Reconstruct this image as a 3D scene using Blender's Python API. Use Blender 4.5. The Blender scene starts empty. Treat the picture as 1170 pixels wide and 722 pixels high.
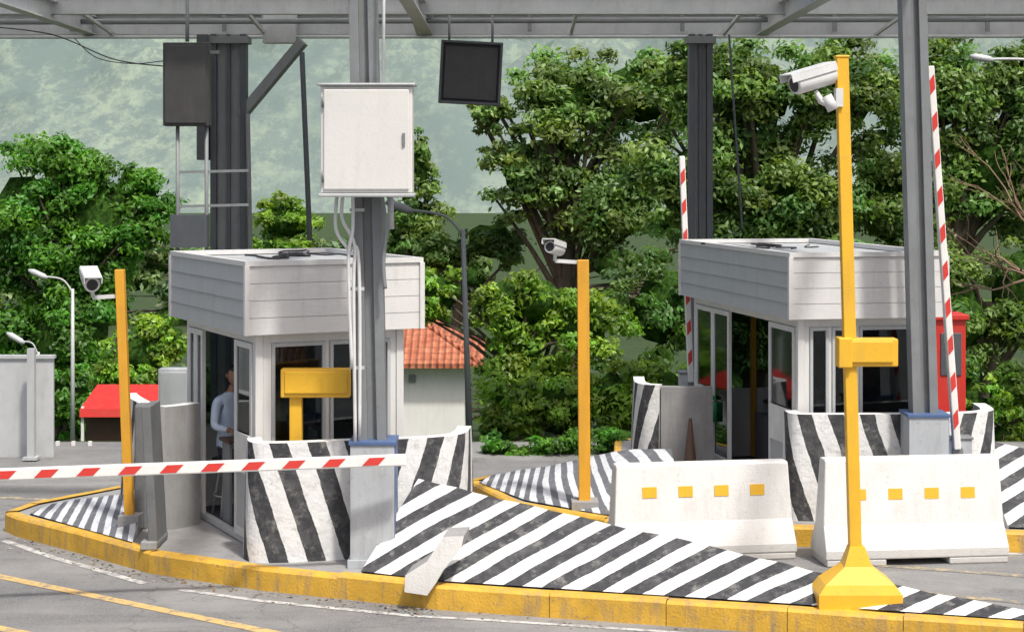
import bpy, bmesh, math, random
import numpy as np
from mathutils import Vector, Matrix
random.seed(3)
sc=bpy.context.scene
F=2000.0; CX=585.0; HY=200.0; HC=3.95
# survey helpers: where a sight line from the tripod meets a level z, or a given range
def g(px,py,z=0.0):
    Y=(HC-z)*F/(py-HY); return Vector(((px-CX)*Y/F,Y,z))
def d(px,py,Y):
    return Vector(((px-CX)*Y/F,Y,HC-(py-HY)*Y/F))
ISL=0.22
# ---------------------------------------------------------------- materials
def nodes(name):
    m=bpy.data.materials.new(name); m.use_nodes=True
    nt=m.node_tree; nt.nodes.clear()
    o=nt.nodes.new('ShaderNodeOutputMaterial'); b=nt.nodes.new('ShaderNodeBsdfPrincipled')
    nt.links.new(b.outputs[0],o.inputs[0]); return m,nt,b,o
def N(nt,t,**k):
    n=nt.nodes.new(t)
    for a,v in k.items(): setattr(n,a,v)
    return n
def mixc(nt,fac,a,b,mode='MIX'):
    n=N(nt,'ShaderNodeMix',data_type='RGBA',blend_type=mode)
    for i,v in ((0,fac),(6,a),(7,b)):
        if hasattr(v,'links'): nt.links.new(v,n.inputs[i])
        elif i==0: n.inputs[0].default_value=v
        else: n.inputs[i].default_value=(*v[:3],1)
    return n.outputs[2]
def noise(nt,vec,scale,detail=4,rough=.6):
    n=N(nt,'ShaderNodeTexNoise'); n.inputs['Scale'].default_value=scale
    n.inputs['Detail'].default_value=min(detail,5); n.inputs['Roughness'].default_value=rough
    nt.links.new(vec,n.inputs['Vector']); return n.outputs['Fac']
def ramp(nt,v,a,b,c0=(0,0,0),c1=(1,1,1)):
    r=N(nt,'ShaderNodeValToRGB'); r.color_ramp.elements[0].position=a; r.color_ramp.elements[1].position=b
    r.color_ramp.elements[0].color=(*c0,1); r.color_ramp.elements[1].color=(*c1,1)
    nt.links.new(v,r.inputs[0]); return r.outputs[0]
def mapping(nt,vec,scale):
    m=N(nt,'ShaderNodeMapping'); m.inputs['Scale'].default_value=scale; nt.links.new(vec,m.inputs['Vector']); return m.outputs[0]
def math_(nt,op,a,b=None):
    n=N(nt,'ShaderNodeMath',operation=op)
    for i,v in ((0,a),(1,b)):
        if v is None: continue
        if hasattr(v,'links'): nt.links.new(v,n.inputs[i])
        else: n.inputs[i].default_value=v
    return n.outputs[0]
def bump(nt,b,h,s,dist=.01):
    n=N(nt,'ShaderNodeBump'); n.inputs['Strength'].default_value=s; n.inputs['Distance'].default_value=dist
    nt.links.new(h,n.inputs['Height']); nt.links.new(n.outputs[0],b.inputs['Normal'])
def paint(name,col,rough=.55,var=.18,scale=3,dirt=.3,dirtc=(.18,.16,.13),metal=0,bs=.25,splash=0):
    m,nt,b,o=nodes(name); tc=N(nt,'ShaderNodeTexCoord').outputs['Object']
    n1=noise(nt,tc,scale,3); dark=tuple(c*(1-var) for c in col)
    c=mixc(nt,ramp(nt,n1,.3,.7),dark,col)
    st=noise(nt,mapping(nt,tc,(5,5,.8)),1.6,4,.7)
    sp=noise(nt,tc,14,3,.7)
    f=math_(nt,'MULTIPLY',ramp(nt,st,.5,.78),dirt); c=mixc(nt,f,c,dirtc)
    f2=math_(nt,'MULTIPLY',ramp(nt,sp,.6,.72),dirt*.8); c=mixc(nt,f2,c,dirtc)
    if splash:
        sx=N(nt,'ShaderNodeSeparateXYZ'); nt.links.new(tc,sx.inputs[0])
        hgt=math_(nt,'ADD',sx.outputs[2],math_(nt,'MULTIPLY',st,.35))
        f3=math_(nt,'MULTIPLY',ramp(nt,hgt,.12,.62,(1,1,1),(0,0,0)),splash); c=mixc(nt,f3,c,(.30,.28,.25))
    nt.links.new(c,b.inputs['Base Color']); b.inputs['Roughness'].default_value=rough; b.inputs['Metallic'].default_value=metal
    bump(nt,b,noise(nt,tc,45,2),bs,.006); return m
def plain(name,col,rough=.5,metal=0):
    return paint(name,col,rough,.15,6,.12,metal=metal,bs=.1)
WHITE=paint('white_masonry_paint',(.80,.795,.77),.6,.07,2,.2,(.35,.33,.30))
JW=paint('white_barrier_paint',(.79,.785,.76),.65,.10,2.5,.35,(.36,.34,.31),splash=.6,bs=.6)
PANEL=paint('off_white_panel',(.68,.68,.67),.45,.07,2,.2,(.3,.29,.27))
SIDING=paint('grey_siding',(.46,.48,.49),.45,.08,3,.25,(.25,.24,.23))
STEEL=paint('grey_steel_paint',(.22,.235,.245),.5,.15,4,.3,(.12,.10,.09))
STEELD=paint('dark_steel_paint',(.075,.085,.10),.5,.15,4,.25)
SIGNB=paint('sign_box_brown_grey',(.050,.050,.050),.55,.2,4,.2,(.12,.11,.10))
STEELL=paint('light_steel_paint',(.52,.54,.55),.5,.15,3,.25)
BLUE=paint('blue_paint',(.08,.14,.30),.5)
PEDE=paint('pedestal_grey',(.46,.49,.52),.6,.12,3,.35)
YEL=paint('yellow_paint',(.82,.47,.03),.5,.10,3,.3,(.38,.24,.10))
YELK=paint('yellow_kerb_paint',(.76,.44,.05),.65,.28,4,1.0,(.26,.20,.14),bs=.8)
YELO=paint('amber_paint',(.74,.37,.03),.5,.12,3,.25,(.30,.17,.06))
RED=paint('red_paint',(.58,.03,.02),.45,.1)
REDT=paint('red_tape',(.66,.05,.04),.4,.1,5,.1)
CONC=paint('grey_concrete',(.33,.33,.33),.8,.2,3,.5,bs=.6)
CONCD=paint('dark_concrete',(.17,.18,.19),.8,.25,3,.5,bs=.6)
BLACK=plain('black_plastic',(.02,.02,.022),.45)
DARKIN=plain('interior_grey',(.09,.09,.10),.7)
WOOD=plain('brown_timber',(.10,.055,.035),.6)
GREEN=plain('green_sign_paint',(.03,.28,.12),.5)
PIPE=plain('white_conduit',(.70,.71,.71),.35)
BOXM=paint('enamel_box',(.70,.695,.67),.4,.05,2,.2,(.4,.37,.32))
PAPER=plain('paper',(.75,.75,.72),.8)
BARK=paint('bark',(.10,.08,.055),.9,.4,5,.4,bs=1)
TWIG=paint('dry_bark',(.30,.20,.13),.9,.3,5,.3,bs=1)
def glass():
    m,nt,b,o=nodes('tinted_glass'); nt.nodes.remove(b)
    t=N(nt,'ShaderNodeBsdfTransparent'); t.inputs[0].default_value=(.36,.39,.40,1)
    gl=N(nt,'ShaderNodeBsdfGlossy'); gl.inputs['Roughness'].default_value=.04; gl.inputs[0].default_value=(.8,.85,.88,1)
    fr=N(nt,'ShaderNodeFresnel'); fr.inputs[0].default_value=1.5
    mx=N(nt,'ShaderNodeMixShader'); nt.links.new(fr.outputs[0],mx.inputs[0]); nt.links.new(t.outputs[0],mx.inputs[1]); nt.links.new(gl.outputs[0],mx.inputs[2])
    nt.links.new(mx.outputs[0],o.inputs[0]); return m
GLASS=glass()
def stripes(name,a,b_,period,mirror=None,duty=.5,dark=(.035,.037,.042),light=(.80,.80,.78),wear=.5):
    m,nt,b,o=nodes(name); uv=N(nt,'ShaderNodeUVMap').outputs[0]
    tc=N(nt,'ShaderNodeTexCoord').outputs['Object']
    s=N(nt,'ShaderNodeSeparateXYZ'); nt.links.new(uv,s.inputs[0])
    u=s.outputs[0]
    if mirror is not None: u=math_(nt,'ABSOLUTE',math_(nt,'SUBTRACT',u,mirror))
    w=math_(nt,'ADD',math_(nt,'MULTIPLY',u,a),math_(nt,'MULTIPLY',s.outputs[1],b_))
    w=math_(nt,'ADD',w,math_(nt,'MULTIPLY',noise(nt,tc,2.2,3),.07))
    w=math_(nt,'ADD',w,math_(nt,'MULTIPLY',noise(nt,tc,30,3),.012))
    fr=math_(nt,'FRACT',math_(nt,'DIVIDE',w,period))
    k=math_(nt,'LESS_THAN',fr,duty)
    lt=mixc(nt,ramp(nt,noise(nt,tc,1.7,5),.35,.7),tuple(c*.84 for c in light),light)
    dk=mixc(nt,ramp(nt,noise(nt,tc,6,6,.75),.45,.75),dark,(.11,.11,.115))
    c=mixc(nt,k,lt,dk)
    wn=math_(nt,'MULTIPLY',ramp(nt,noise(nt,tc,9,8,.75),.54,.68),wear); c=mixc(nt,wn,c,(.33,.32,.30))
    nt.links.new(c,b.inputs['Base Color']); b.inputs['Roughness'].default_value=.7
    bump(nt,b,noise(nt,tc,12,6),.7,.02); return m
# ---------------------------------------------------------------- mesh builder
class B:
    def __init__(s): s.v=[];s.f=[];s.m=[];s.sm=[];s.uv=[];s.mats=[]
    def mi(s,m):
        if m not in s.mats: s.mats.append(m)
        return s.mats.index(m)
    def face(s,idx,m,smooth=False,uv=None):
        s.f.append(idx); s.m.append(s.mi(m)); s.sm.append(smooth); s.uv.append(uv)
    def poly(s,pts,m,uv=None):
        i=len(s.v); s.v+= [tuple(p) for p in pts]; s.face(list(range(i,i+len(pts))),m,False,uv)
    def box(s,c,size,m,R=None):
        i=len(s.v); c=Vector(c)
        for x in(-.5,.5):
            for y in(-.5,.5):
                for z in(-.5,.5):
                    p=Vector((x*size[0],y*size[1],z*size[2]))
                    if R is not None: p=R@p
                    s.v.append(tuple(c+p))
        for q in((0,1,3,2),(4,6,7,5),(0,4,5,1),(2,3,7,6),(0,2,6,4),(1,5,7,3)): s.face([i+k for k in q],m)
    def bb(s,x0,x1,y0,y1,z0,z1,m): s.box(((x0+x1)/2,(y0+y1)/2,(z0+z1)/2),(x1-x0,y1-y0,z1-z0),m)
    def beam(s,p0,p1,w,h,m):
        p0=Vector(p0);p1=Vector(p1); dd=(p1-p0); L=dd.length; dd.normalize()
        up=Vector((0,0,1)) if abs(dd.z)<.9 else Vector((0,1,0))
        x=dd.cross(up).normalized(); z=x.cross(dd).normalized()
        R=Matrix((x,dd,z)).transposed(); s.box((p0+p1)/2,(w,L,h),m,R)
    def ibeam(s,p0,p1,w,h,m,t=.02):
        p0=Vector(p0);p1=Vector(p1); z=Vector((0,0,h/2))
        s.beam(p0+z,p1+z,w,t,m); s.beam(p0-z,p1-z,w,t,m); s.beam(p0,p1,t,h-t,m)
    def tube(s,pts,r,m,n=10,cap=True):
        pts=[Vector(p) for p in pts]; rs=r if isinstance(r,(list,tuple)) else [r]*len(pts)
        i0=len(s.v); prev=None
        for k,p in enumerate(pts):
            t=(pts[min(k+1,len(pts)-1)]-pts[max(k-1,0)]).normalized()
            if prev is None: a=t.orthogonal().normalized()
            else: a=(prev-t*prev.dot(t)).normalized()
            prev=a; bb=t.cross(a)
            for j in range(n):
                an=2*math.pi*j/n; s.v.append(tuple(p+(a*math.cos(an)+bb*math.sin(an))*rs[k]))
        for k in range(len(pts)-1):
            for j in range(n):
                a0=i0+k*n+j;a1=i0+k*n+(j+1)%n; s.face([a0,a1,a1+n,a0+n],m,True)
        if cap:
            s.face(list(range(i0,i0+n))[::-1],m); e=i0+(len(pts)-1)*n; s.face(list(range(e,e+n)),m)
    def prism(s,poly,z0,z1,mt,ms=None):
        ms=ms or mt; n=len(poly)
        s.poly([(p[0],p[1],z1) for p in poly],mt); s.poly([(p[0],p[1],z0) for p in poly][::-1],mt)
        for i in range(n):
            a=poly[i];b=poly[(i+1)%n]; s.poly([(a[0],a[1],z0),(b[0],b[1],z0),(b[0],b[1],z1),(a[0],a[1],z1)],ms)
    def obj(s,name,parent=None,bevel=0,loc=None,rotz=0):
        me=bpy.data.meshes.new(name); me.from_pydata(s.v,[],s.f)
        for m in s.mats: me.materials.append(m)
        me.polygons.foreach_set('material_index',s.m); me.polygons.foreach_set('use_smooth',s.sm)
        if any(u is not None for u in s.uv):
            ul=me.uv_layers.new(name='UVMap'); k=0
            for f,u in zip(s.f,s.uv):
                for j in range(len(f)):
                    if u is not None: ul.data[k].uv=u[j]
                    k+=1
        bm=bmesh.new(); bm.from_mesh(me); bmesh.ops.recalc_face_normals(bm,faces=bm.faces) if not any(u is not None for u in s.uv) else None
        bm.to_mesh(me); bm.free(); me.update()
        o=bpy.data.objects.new(name,me); sc.collection.objects.link(o)
        if parent: o.parent=parent
        if loc is not None: o.location=loc
        o.rotation_euler[2]=rotz
        if bevel:
            mo=o.modifiers.new('bevel','BEVEL'); mo.width=bevel; mo.segments=2; mo.limit_method='ANGLE'; mo.angle_limit=math.radians(40)
        return o
def empty(name,loc=(0,0,0),rotz=0):
    e=bpy.data.objects.new(name,None); e.location=loc; e.rotation_euler[2]=rotz; sc.collection.objects.link(e); e.empty_display_size=.2; return e
def smoothpath(pts,n=8):
    pts=[Vector(p) for p in pts]; out=[]
    P=[pts[0]]+pts+[pts[-1]]
    for i in range(1,len(P)-2):
        for k in range(n):
            t=k/n; a,b,c,e=P[i-1],P[i],P[i+1],P[i+2]
            out.append(.5*((2*b)+(c-a)*t+(2*a-5*b+4*c-e)*t*t+(3*b-a-3*c+e)*t**3))
    out.append(pts[-1]); return out
# ---------------------------------------------------------------- ground, road
def hz(Y): return 0 if Y<26 else max(-.16*(Y-26),-5.44)
m,nt,b,o=nodes('grass_and_earth'); tc=N(nt,'ShaderNodeTexCoord').outputs['Object']
c=mixc(nt,ramp(nt,noise(nt,tc,.6,6),.4,.65),(.022,.045,.010),(.05,.075,.022)); c=mixc(nt,ramp(nt,noise(nt,tc,9,5),.35,.7),c,(.03,.065,.014))
nt.links.new(c,b.inputs['Base Color']); b.inputs['Roughness'].default_value=.95; bump(nt,b,noise(nt,tc,20),1,.05); GRASS=m
G=B(); xs=[-1500,-400,-120,-60,-30,-15,0,15,30,60,120,400,1500]; ys=[-60,-20,0,10,20,26,30,36,44,52,60,100,200,400,900,1600,2600]
for y in ys:
    for x in xs: G.v.append((x,y,hz(y)))
nx=len(xs)
for j in range(len(ys)-1):
    for i in range(nx-1): a=j*nx+i; G.face([a,a+1,a+1+nx,a+nx],GRASS,True)
G.obj('ground')
m,nt,b,o=nodes('worn_asphalt'); tc=N(nt,'ShaderNodeTexCoord').outputs['Object']
c=mixc(nt,ramp(nt,noise(nt,tc,.5,6,.65),.38,.62),(.135,.137,.142),(.25,.248,.242))
c=mixc(nt,ramp(nt,noise(nt,mapping(nt,tc,(.25,1.6,1)),.9,4),.5,.7),c,(.115,.116,.12))
c=mixc(nt,ramp(nt,noise(nt,tc,5,5,.75),.5,.72),c,(.19,.188,.182))
c=mixc(nt,ramp(nt,noise(nt,tc,70,3,.8),.45,.75),c,(.30,.30,.29))
c=mixc(nt,math_(nt,'MULTIPLY',ramp(nt,noise(nt,tc,1.3,5,.7),.60,.68),.5),c,(.07,.07,.07))
vo=N(nt,'ShaderNodeTexVoronoi',feature='DISTANCE_TO_EDGE'); vo.inputs['Scale'].default_value=.3
dn=N(nt,'ShaderNodeTexNoise'); dn.inputs['Scale'].default_value=1.5; dn.inputs['Detail'].default_value=5; nt.links.new(tc,dn.inputs['Vector'])
va=N(nt,'ShaderNodeVectorMath',operation='MULTIPLY_ADD'); va.inputs[1].default_value=(.9,.9,.9); nt.links.new(dn.outputs['Color'],va.inputs[0]); nt.links.new(tc,va.inputs[2]); nt.links.new(va.outputs[0],vo.inputs['Vector'])
c=mixc(nt,math_(nt,'MULTIPLY',math_(nt,'LESS_THAN',vo.outputs[0],.003),.35),c,(.08,.08,.08))
nt.links.new(c,b.inputs['Base Color']); b.inputs['Roughness'].default_value=.85; bump(nt,b,noise(nt,tc,60,5),.6,.012); ASPH=m
r=B(); r.poly([(-45,-30,.004),(45,-30,.004),(45,25.9,.004),(-45,25.9,.004)],ASPH); r.obj('road')
def wornpaint(name,col,cut=.5):
    m,nt,b,o=nodes(name); tc=N(nt,'ShaderNodeTexCoord').outputs['Object']
    c=mixc(nt,ramp(nt,noise(nt,tc,8,8,.78),cut-.05,cut+.12),col,(.19,.19,.185)); nt.links.new(c,b.inputs['Base Color']); b.inputs['Roughness'].default_value=.7; return m
MY=wornpaint('road_yellow',(.62,.42,.16),.53); MW=wornpaint('road_white',(.55,.55,.53),.5); MYF=wornpaint('road_yellow_faded',(.52,.40,.2),.42)
def mark(b,pts,w,m,z=.008):
    ps=[g(*p) for p in pts]
    for i in range(len(ps)-1):
        a,c=ps[i],ps[i+1]; t=(c-a).normalized(); n=Vector((-t.y,t.x,0))*w/2
        b.poly([(q.x,q.y,z) for q in (a-n,c-n,c+n,a+n)],m)
r=B()
mark(r,[(-120,634),(0,659),(330,727)],.13,MY); mark(r,[(-60,706),(60,730)],.12,MY)
mark(r,[(-50,566),(80,573)],.14,MYF); 
mark(r,[(990,645),(1250,664)],.13,MYF); mark(r,[(1040,676),(1250,697)],.12,MYF)
mark(r,[(5,618),(60,637),(165,667)],.09,MW); mark(r,[(205,674),(300,687),(400,697),(470,704)],.08,MW); mark(r,[(470,704),(560,709),(760,722),(1000,742)],.07,MW)
mark(r,[(915,622),(1180,634)],.08,MW)
r.obj('road_markings')
# ---------------------------------------------------------------- islands
fr1=[(-5.62,19.4),(-5.42,19.13),(-4.6,18.35),(-3.6,17.36),(-2.37,16.63),(-1.63,16.32),(-1.0,16.06),(-.68,15.9),(2.37,15.05),(4.24,14.5),(6.5,13.7)]
bk1=[(6.6,13.95),(4.4,14.85),(2.7,15.75),(-.2,17.75),(-.25,18.7),(-1.6,21.4),(-3.1,22.0),(-4.6,21.2),(-5.5,19.9)]
def island(name,front,back,topm):
    poly=front+back; b=B(); n=len(poly)
    e=empty(name)
    inner=[]
    for i in range(n):
        p=Vector(poly[i]);a=Vector(poly[i-1]);c=Vector(poly[(i+1)%n])
        t=((p-a).normalized()+(c-p).normalized()).normalized(); nn=Vector((-t.y,t.x)); inner.append(p+nn*.14)
    k=B(); 
    for i in range(n):
        j=(i+1)%n; a,c,ai,ci=poly[i],poly[j],inner[i],inner[j]
        L=(Vector(c)-Vector(a)).length; ns=max(1,int(L/.9))
        for q in range(ns):
            t0=q/ns;t1=(q+1)/ns; gap=.006/L if ns>1 else 0
            A=Vector(a).lerp(Vector(c),t0);C=Vector(a).lerp(Vector(c),t1-gap);AI=ai.lerp(ci,t0);CI=ai.lerp(ci,t1-gap)
            z1=ISL+random.uniform(-.010,.008); z2=z1+random.uniform(-.006,.006)
            k.poly([(A.x,A.y,0),(C.x,C.y,0),(C.x,C.y,z2-.025),(A.x,A.y,z1-.025)],YELK)
            A2=A.lerp(AI,.16);C2=C.lerp(CI,.16)
            k.poly([(A.x,A.y,z1-.025),(C.x,C.y,z2-.025),(C2.x,C2.y,z2),(A2.x,A2.y,z1)],YELK)
            k.poly([(A2.x,A2.y,z1),(C2.x,C2.y,z2),(CI.x,CI.y,z2),(AI.x,AI.y,z1)],YELK)
    k.obj('kerb',e)
    b.prism([tuple(p) for p in inner],0,ISL-.01,CONC); b.obj('deck',e)
    return e
island('toll_island',fr1,bk1,CONC)
fr2=[(-.55,21.4),(0,19.9),(1,19.0),(2.91,18.62),(5.4,18.3),(8.8,17.7)]
bk2=[(8.9,19.0),(5.9,20.6),(5.2,25.0),(1.45,24.8),(1.25,21.7),(-.3,21.75)]
island('toll_island',fr2,bk2,CONC)
def wedge(name,front,back,mat,side=None):
    side=side or CONC; b=B(); fp=[Vector(p) for p in front]; bp=[Vector(p) for p in back]
    F2=[];B2=[]
    for i in range(len(fp)-1):
        ns=max(2,int((fp[i+1]-fp[i]).length/.25))
        for k in range(ns): F2.append(fp[i].lerp(fp[i+1],k/ns)); B2.append(bp[i].lerp(bp[i+1],k/ns))
    F2.append(fp[-1]);B2.append(bp[-1]); ax=(fp[-1]-fp[0]).normalized()
    rr=random.Random(9)
    for i in range(1,len(F2)-1): B2[i]=B2[i]+Vector((0,rr.uniform(-.012,.012),rr.uniform(-.012,.012)))
    M=5; U=lambda p:(p-fp[0]).dot(ax)
    for i in range(len(F2)-1):
        for k in range(M):
            q=[F2[i].lerp(B2[i],k/M),F2[i+1].lerp(B2[i+1],k/M),F2[i+1].lerp(B2[i+1],(k+1)/M),F2[i].lerp(B2[i],(k+1)/M)]
            vv=[(B2[i]-F2[i]).length*k/M,(B2[i+1]-F2[i+1]).length*k/M,(B2[i+1]-F2[i+1]).length*(k+1)/M,(B2[i]-F2[i]).length*(k+1)/M]
            b.poly(q,mat,uv=[(U(p),v) for p,v in zip(q,vv)])
        a,c=B2[i],B2[i+1]; b.poly([a,(a.x,a.y,0),(c.x,c.y,0),c],WHITE)
    for a,c in((F2[0],B2[0]),(F2[-1],B2[-1])):
        b.poly([a,c,(c.x,c.y,.0),(a.x,a.y,.0)],WHITE)
    return b.obj(name)
z=ISL+.012
SR=stripes('ramp_stripes',1,-.95,.37)
SR2=stripes('ramp_stripes_fine',1,.9,.24,light=(.66,.68,.71),dark=(.13,.14,.16))
wedge('striped_crash_ramp',[(-1.42,16.45,z),(-.66,16.06,z),(2.37,15.22,z),(4.24,14.66,z),(6.45,13.85,z)],
      [(-.92,17.2,.97),(-.35,16.93,.88),(2.69,15.6,.43),(4.33,14.82,.28),(6.5,13.95,z+.01)],SR)
wedge('striped_crash_ramp',[(-5.3,19.25,z),(-4.6,18.52,z),(-3.85,17.75,z)],[(-5.2,19.7,z+.02),(-4.6,19.6,.36),(-3.98,19.0,.50)],SR2)
wedge('striped_crash_ramp',[(-.40,21.2,z),(.15,20.05,z),(1.0,19.2,z),(1.9,19.0,z)],[(-.25,21.6,z+.02),(.6,21.45,.42),(1.25,21.3,.60),(1.9,20.9,.68)],SR2)
wedge('striped_crash_ramp',[(5.25,18.5,z),(7.0,18.2,z),(8.6,17.9,z)],[(5.25,19.9,.98),(7.0,19.25,.6),(8.6,18.5,.3)],SR)
# ---------------------------------------------------------------- striped curved guard walls
def guard(name,path,h,mat,th=.14,z0=ISL-.012,parent=None,rim=WHITE,batter=.04):
    p=smoothpath([(x,y,0) for x,y in path],8); b=B(); n=len(p); u=0
    nor=[]
    for i in range(n):
        t=(p[min(i+1,n-1)]-p[max(i-1,0)]).normalized(); nor.append(Vector((t.y,-t.x,0)))
    for i in range(n-1):
        L=(p[i+1]-p[i]).length
        o0=p[i]+nor[i]*batter;o1=p[i+1]+nor[i+1]*batter; i0=p[i]-nor[i]*th;i1=p[i+1]-nor[i+1]*th
        t0=p[i];t1=p[i+1]; Z=Vector((0,0,1))
        b.poly([o0+Z*z0,o1+Z*z0,t1+Z*(z0+h),t0+Z*(z0+h)],mat,uv=[(u,0),(u+L,0),(u+L,h),(u,h)])
        b.poly([i1+Z*z0,i0+Z*z0,i0+Z*(z0+h),i1+Z*(z0+h)],CONC,uv=[(0,0)]*4)
        b.poly([t0+Z*(z0+h),t1+Z*(z0+h),i1+Z*(z0+h),i0+Z*(z0+h)],rim,uv=[(0,0)]*4); u+=L
    for k in(0,n-1):
        Z=Vector((0,0,1)); b.poly([p[k]+nor[k]*batter+Z*z0,p[k]-nor[k]*th+Z*z0,p[k]-nor[k]*th+Z*(z0+h),p[k]+Z*(z0+h)],rim,uv=[(0,0)]*4)
    return b.obj(name,parent)
guard('striped_guard_wall',[(-2.62,17.3),(-2.52,16.98),(-2.2,16.94),(-1.5,17.12),(-.85,17.28),(-.5,17.55),(-.42,18.1)],1.15,stripes('guard_stripes',1,-.32,.36,mirror=1.75,light=(.78,.79,.79)))
guard('striped_guard_wall',[(3.0,19.3),(3.05,19.02),(3.35,18.96),(4.2,18.98),(4.9,19.05),(5.3,19.3),(5.38,19.9)],1.15,stripes('guard_stripes',1,-.32,.34,mirror=1.85,light=(.78,.79,.79)))
ST3=stripes('guard_stripes_narrow',1,-.3,.3)
e=empty('booth_guard_wall'); guard('front_panel',[(-3.46,18.85),(-3.6,18.66),(-3.74,18.55)],1.3,PEDE,parent=e); guard('lane_panel',[(-3.98,18.72),(-4.2,19.2),(-4.35,19.6)][::-1],1.3,ST3,parent=e)
b=B(); b.bb(-3.99,-3.86,18.48,18.72,ISL-.012,ISL+1.3,CONCD); b.obj('corner_post',e,.02)
e=empty('booth_guard_wall'); guard('front_panel',[(1.86,21.85),(2.2,21.8),(2.5,21.82)],1.1,CONC,parent=e,rim=CONC)
guard('lane_panel',[(1.58,22.8),(1.56,22.2),(1.66,21.93),(1.84,21.85)],1.12,ST3,parent=e)
b=B(); R=Matrix.Rotation(math.radians(-3),3,'Y'); b.box((-3.62,17.72,.93),(.09,.5,1.42),CONCD,R); b.box((-3.62,17.72,.26),(.16,.6,.08),CONC); b.obj('steel_guard_plate',None,.01)
# ---------------------------------------------------------------- booths
def booth(loc,rotdeg,W,L,leaf1,leaf2,fwin):
    e=empty('toll_booth',loc,math.radians(rotdeg))
    wh=2.15
    b=B()
    for x in(0,W-.08):
        for y in(0,L-.08): b.bb(x,x+.08,y,y+.08,0,wh,PANEL)
    def wallX(y0,y1,wins,sill=.92,head=2.05):
        b.bb(.083,W-.083,y0,y1,0,sill,PANEL); b.bb(.083,W-.083,y0,y1,head,wh,PANEL)
        xs=[.083]+[v for w in wins for v in w]+[W-.083]
        for i in range(0,len(xs),2):
            if xs[i+1]-xs[i]>.01: b.bb(xs[i],xs[i+1],y0+.002,y1-.002,sill,head,PANEL)
    wallX(.01,.05,fwin); wallX(L-.05,L-.01,[(.2,W-.2)])
    x0,x1=W-.05,W-.01; b.bb(x0,x1,.083,L-.083,0,.92,PANEL); b.bb(x0,x1,.083,L-.083,2.05,wh,PANEL)
    b.bb(x0,x1,.083,.3,.92,2.05,PANEL); b.bb(x0,x1,L-.3,L-.083,.92,2.05,PANEL)
    b.bb(.005,.055,.083,L-.083,2.05,wh,PANEL); b.bb(.0,.07,.083,L-.083,0.0,.06,STEELL)
    b.obj('walls',e,.004)
    b=B(); b.bb(.06,W-.06,.06,L-.06,.0,.03,DARKIN); b.obj('floor',e)
    b=B(); gl=B()
    for a,c in fwin:
        for q in((a,a+.035),(c-.035,c)): b.bb(q[0],q[1],-.008,.045,.92,2.05,SIDING)
        b.bb(a+.035,c-.035,-.008,.045,.92,.965,SIDING); b.bb(a+.035,c-.035,-.008,.045,2.01,2.05,SIDING)
        gl.bb(a+.035,c-.035,.02,.026,.965,2.01,GLASS)
    gl.bb(W-.034,W-.028,.3,L-.3,.92,2.05,GLASS); gl.bb(.2,W-.2,L-.034,L-.028,.92,2.05,GLASS)
    def leaf(y0,y1,low):
        for q in((y0,y0+.06),(y1-.06,y1)): b.bb(-.012,.03,q[0],q[1],.065,2.045,PANEL)
        b.bb(-.012,.03,y0+.06,y1-.06,1.985,2.045,PANEL); b.bb(-.012,.03,y0+.06,y1-.06,.065,.15,PANEL)
        b.bb(-.012,.03,y0+.06,y1-.06,low,low+.06,PANEL)
        if low>.3: b.bb(-.004,.022,y0+.06,y1-.06,.15,low,SIDING)
        gl.bb(.005,.011,y0+.06,y1-.06,(low+.06),1.985,GLASS)
    leaf(*leaf1,.95); 
    for l in leaf2: leaf(*l)
    b.bb(-.03,-.013,leaf1[0]+.03,leaf1[1]-.06,.72,1.12,PAPER)
    b.obj('door_and_window_frames',e,.003); gl.obj('glazing',e)
    ov=.13; top=2.88; s=B(); s.bb(-ov+.02,W+ov-.02,-ov+.02,L+ov-.02,wh,wh+.03,PANEL)
    nb=4; hh=(top-.05-wh)/nb
    X0,X1,Y0,Y1=-ov,W+ov,-ov,L+ov
    for i in range(nb):
        z0=wh+.0+i*hh; z1=z0+hh-.006
        for (a,c,nrm) in (((X0,Y1),(X0,Y0),(-1,0)),((X0,Y0),(X1,Y0),(0,-1)),((X1,Y0),(X1,Y1),(1,0)),((X1,Y1),(X0,Y1),(0,1))):
            A=Vector((*a,0));C=Vector((*c,0));n=Vector((*nrm,0)); lo=.020 if nrm[0] else .006; mt=SIDING if nrm[0] else PANEL
            s.poly([A+n*lo+Vector((0,0,z0)),C+n*lo+Vector((0,0,z0)),C+n*.004+Vector((0,0,z1)),A+n*.004+Vector((0,0,z1))],mt)
            s.poly([A+Vector((0,0,z0)),C+Vector((0,0,z0)),C+n*lo+Vector((0,0,z0)),A+n*lo+Vector((0,0,z0))],mt)
    s.bb(X0+.0,X1,Y0,Y0+.03,wh+.031,top-.05,SIDING); s.bb(X0,X1,Y1-.03,Y1,wh+.031,top-.05,SIDING)
    s.bb(X0,X0+.03,Y0+.031,Y1-.031,wh+.031,top-.05,SIDING); s.bb(X1-.03,X1,Y0+.031,Y1-.031,wh+.031,top-.05,SIDING)
    for a in((X0-.025,X1+.025,Y0-.025,Y0+.05),(X0-.025,X1+.025,Y1-.05,Y1+.025),(X0-.025,X0+.05,Y0+.051,Y1-.051),(X1-.05,X1+.025,Y0+.051,Y1-.051)): s.bb(*a,top-.05,top,PANEL)
    for x,y in((X0-.01,Y0-.01),(X1+.01,Y0-.01),(X0-.01,Y1+.01)): s.box((x,y,(wh+top-.05)/2),(.05,.05,top-.05-wh),PANEL)
    s.obj('parapet',e)
    r=B(); r.bb(X0+.05,X1-.05,Y0+.05,Y1-.05,top-.10,top-.06,SIDING)
    rr=random.Random(int(L*10))
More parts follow.
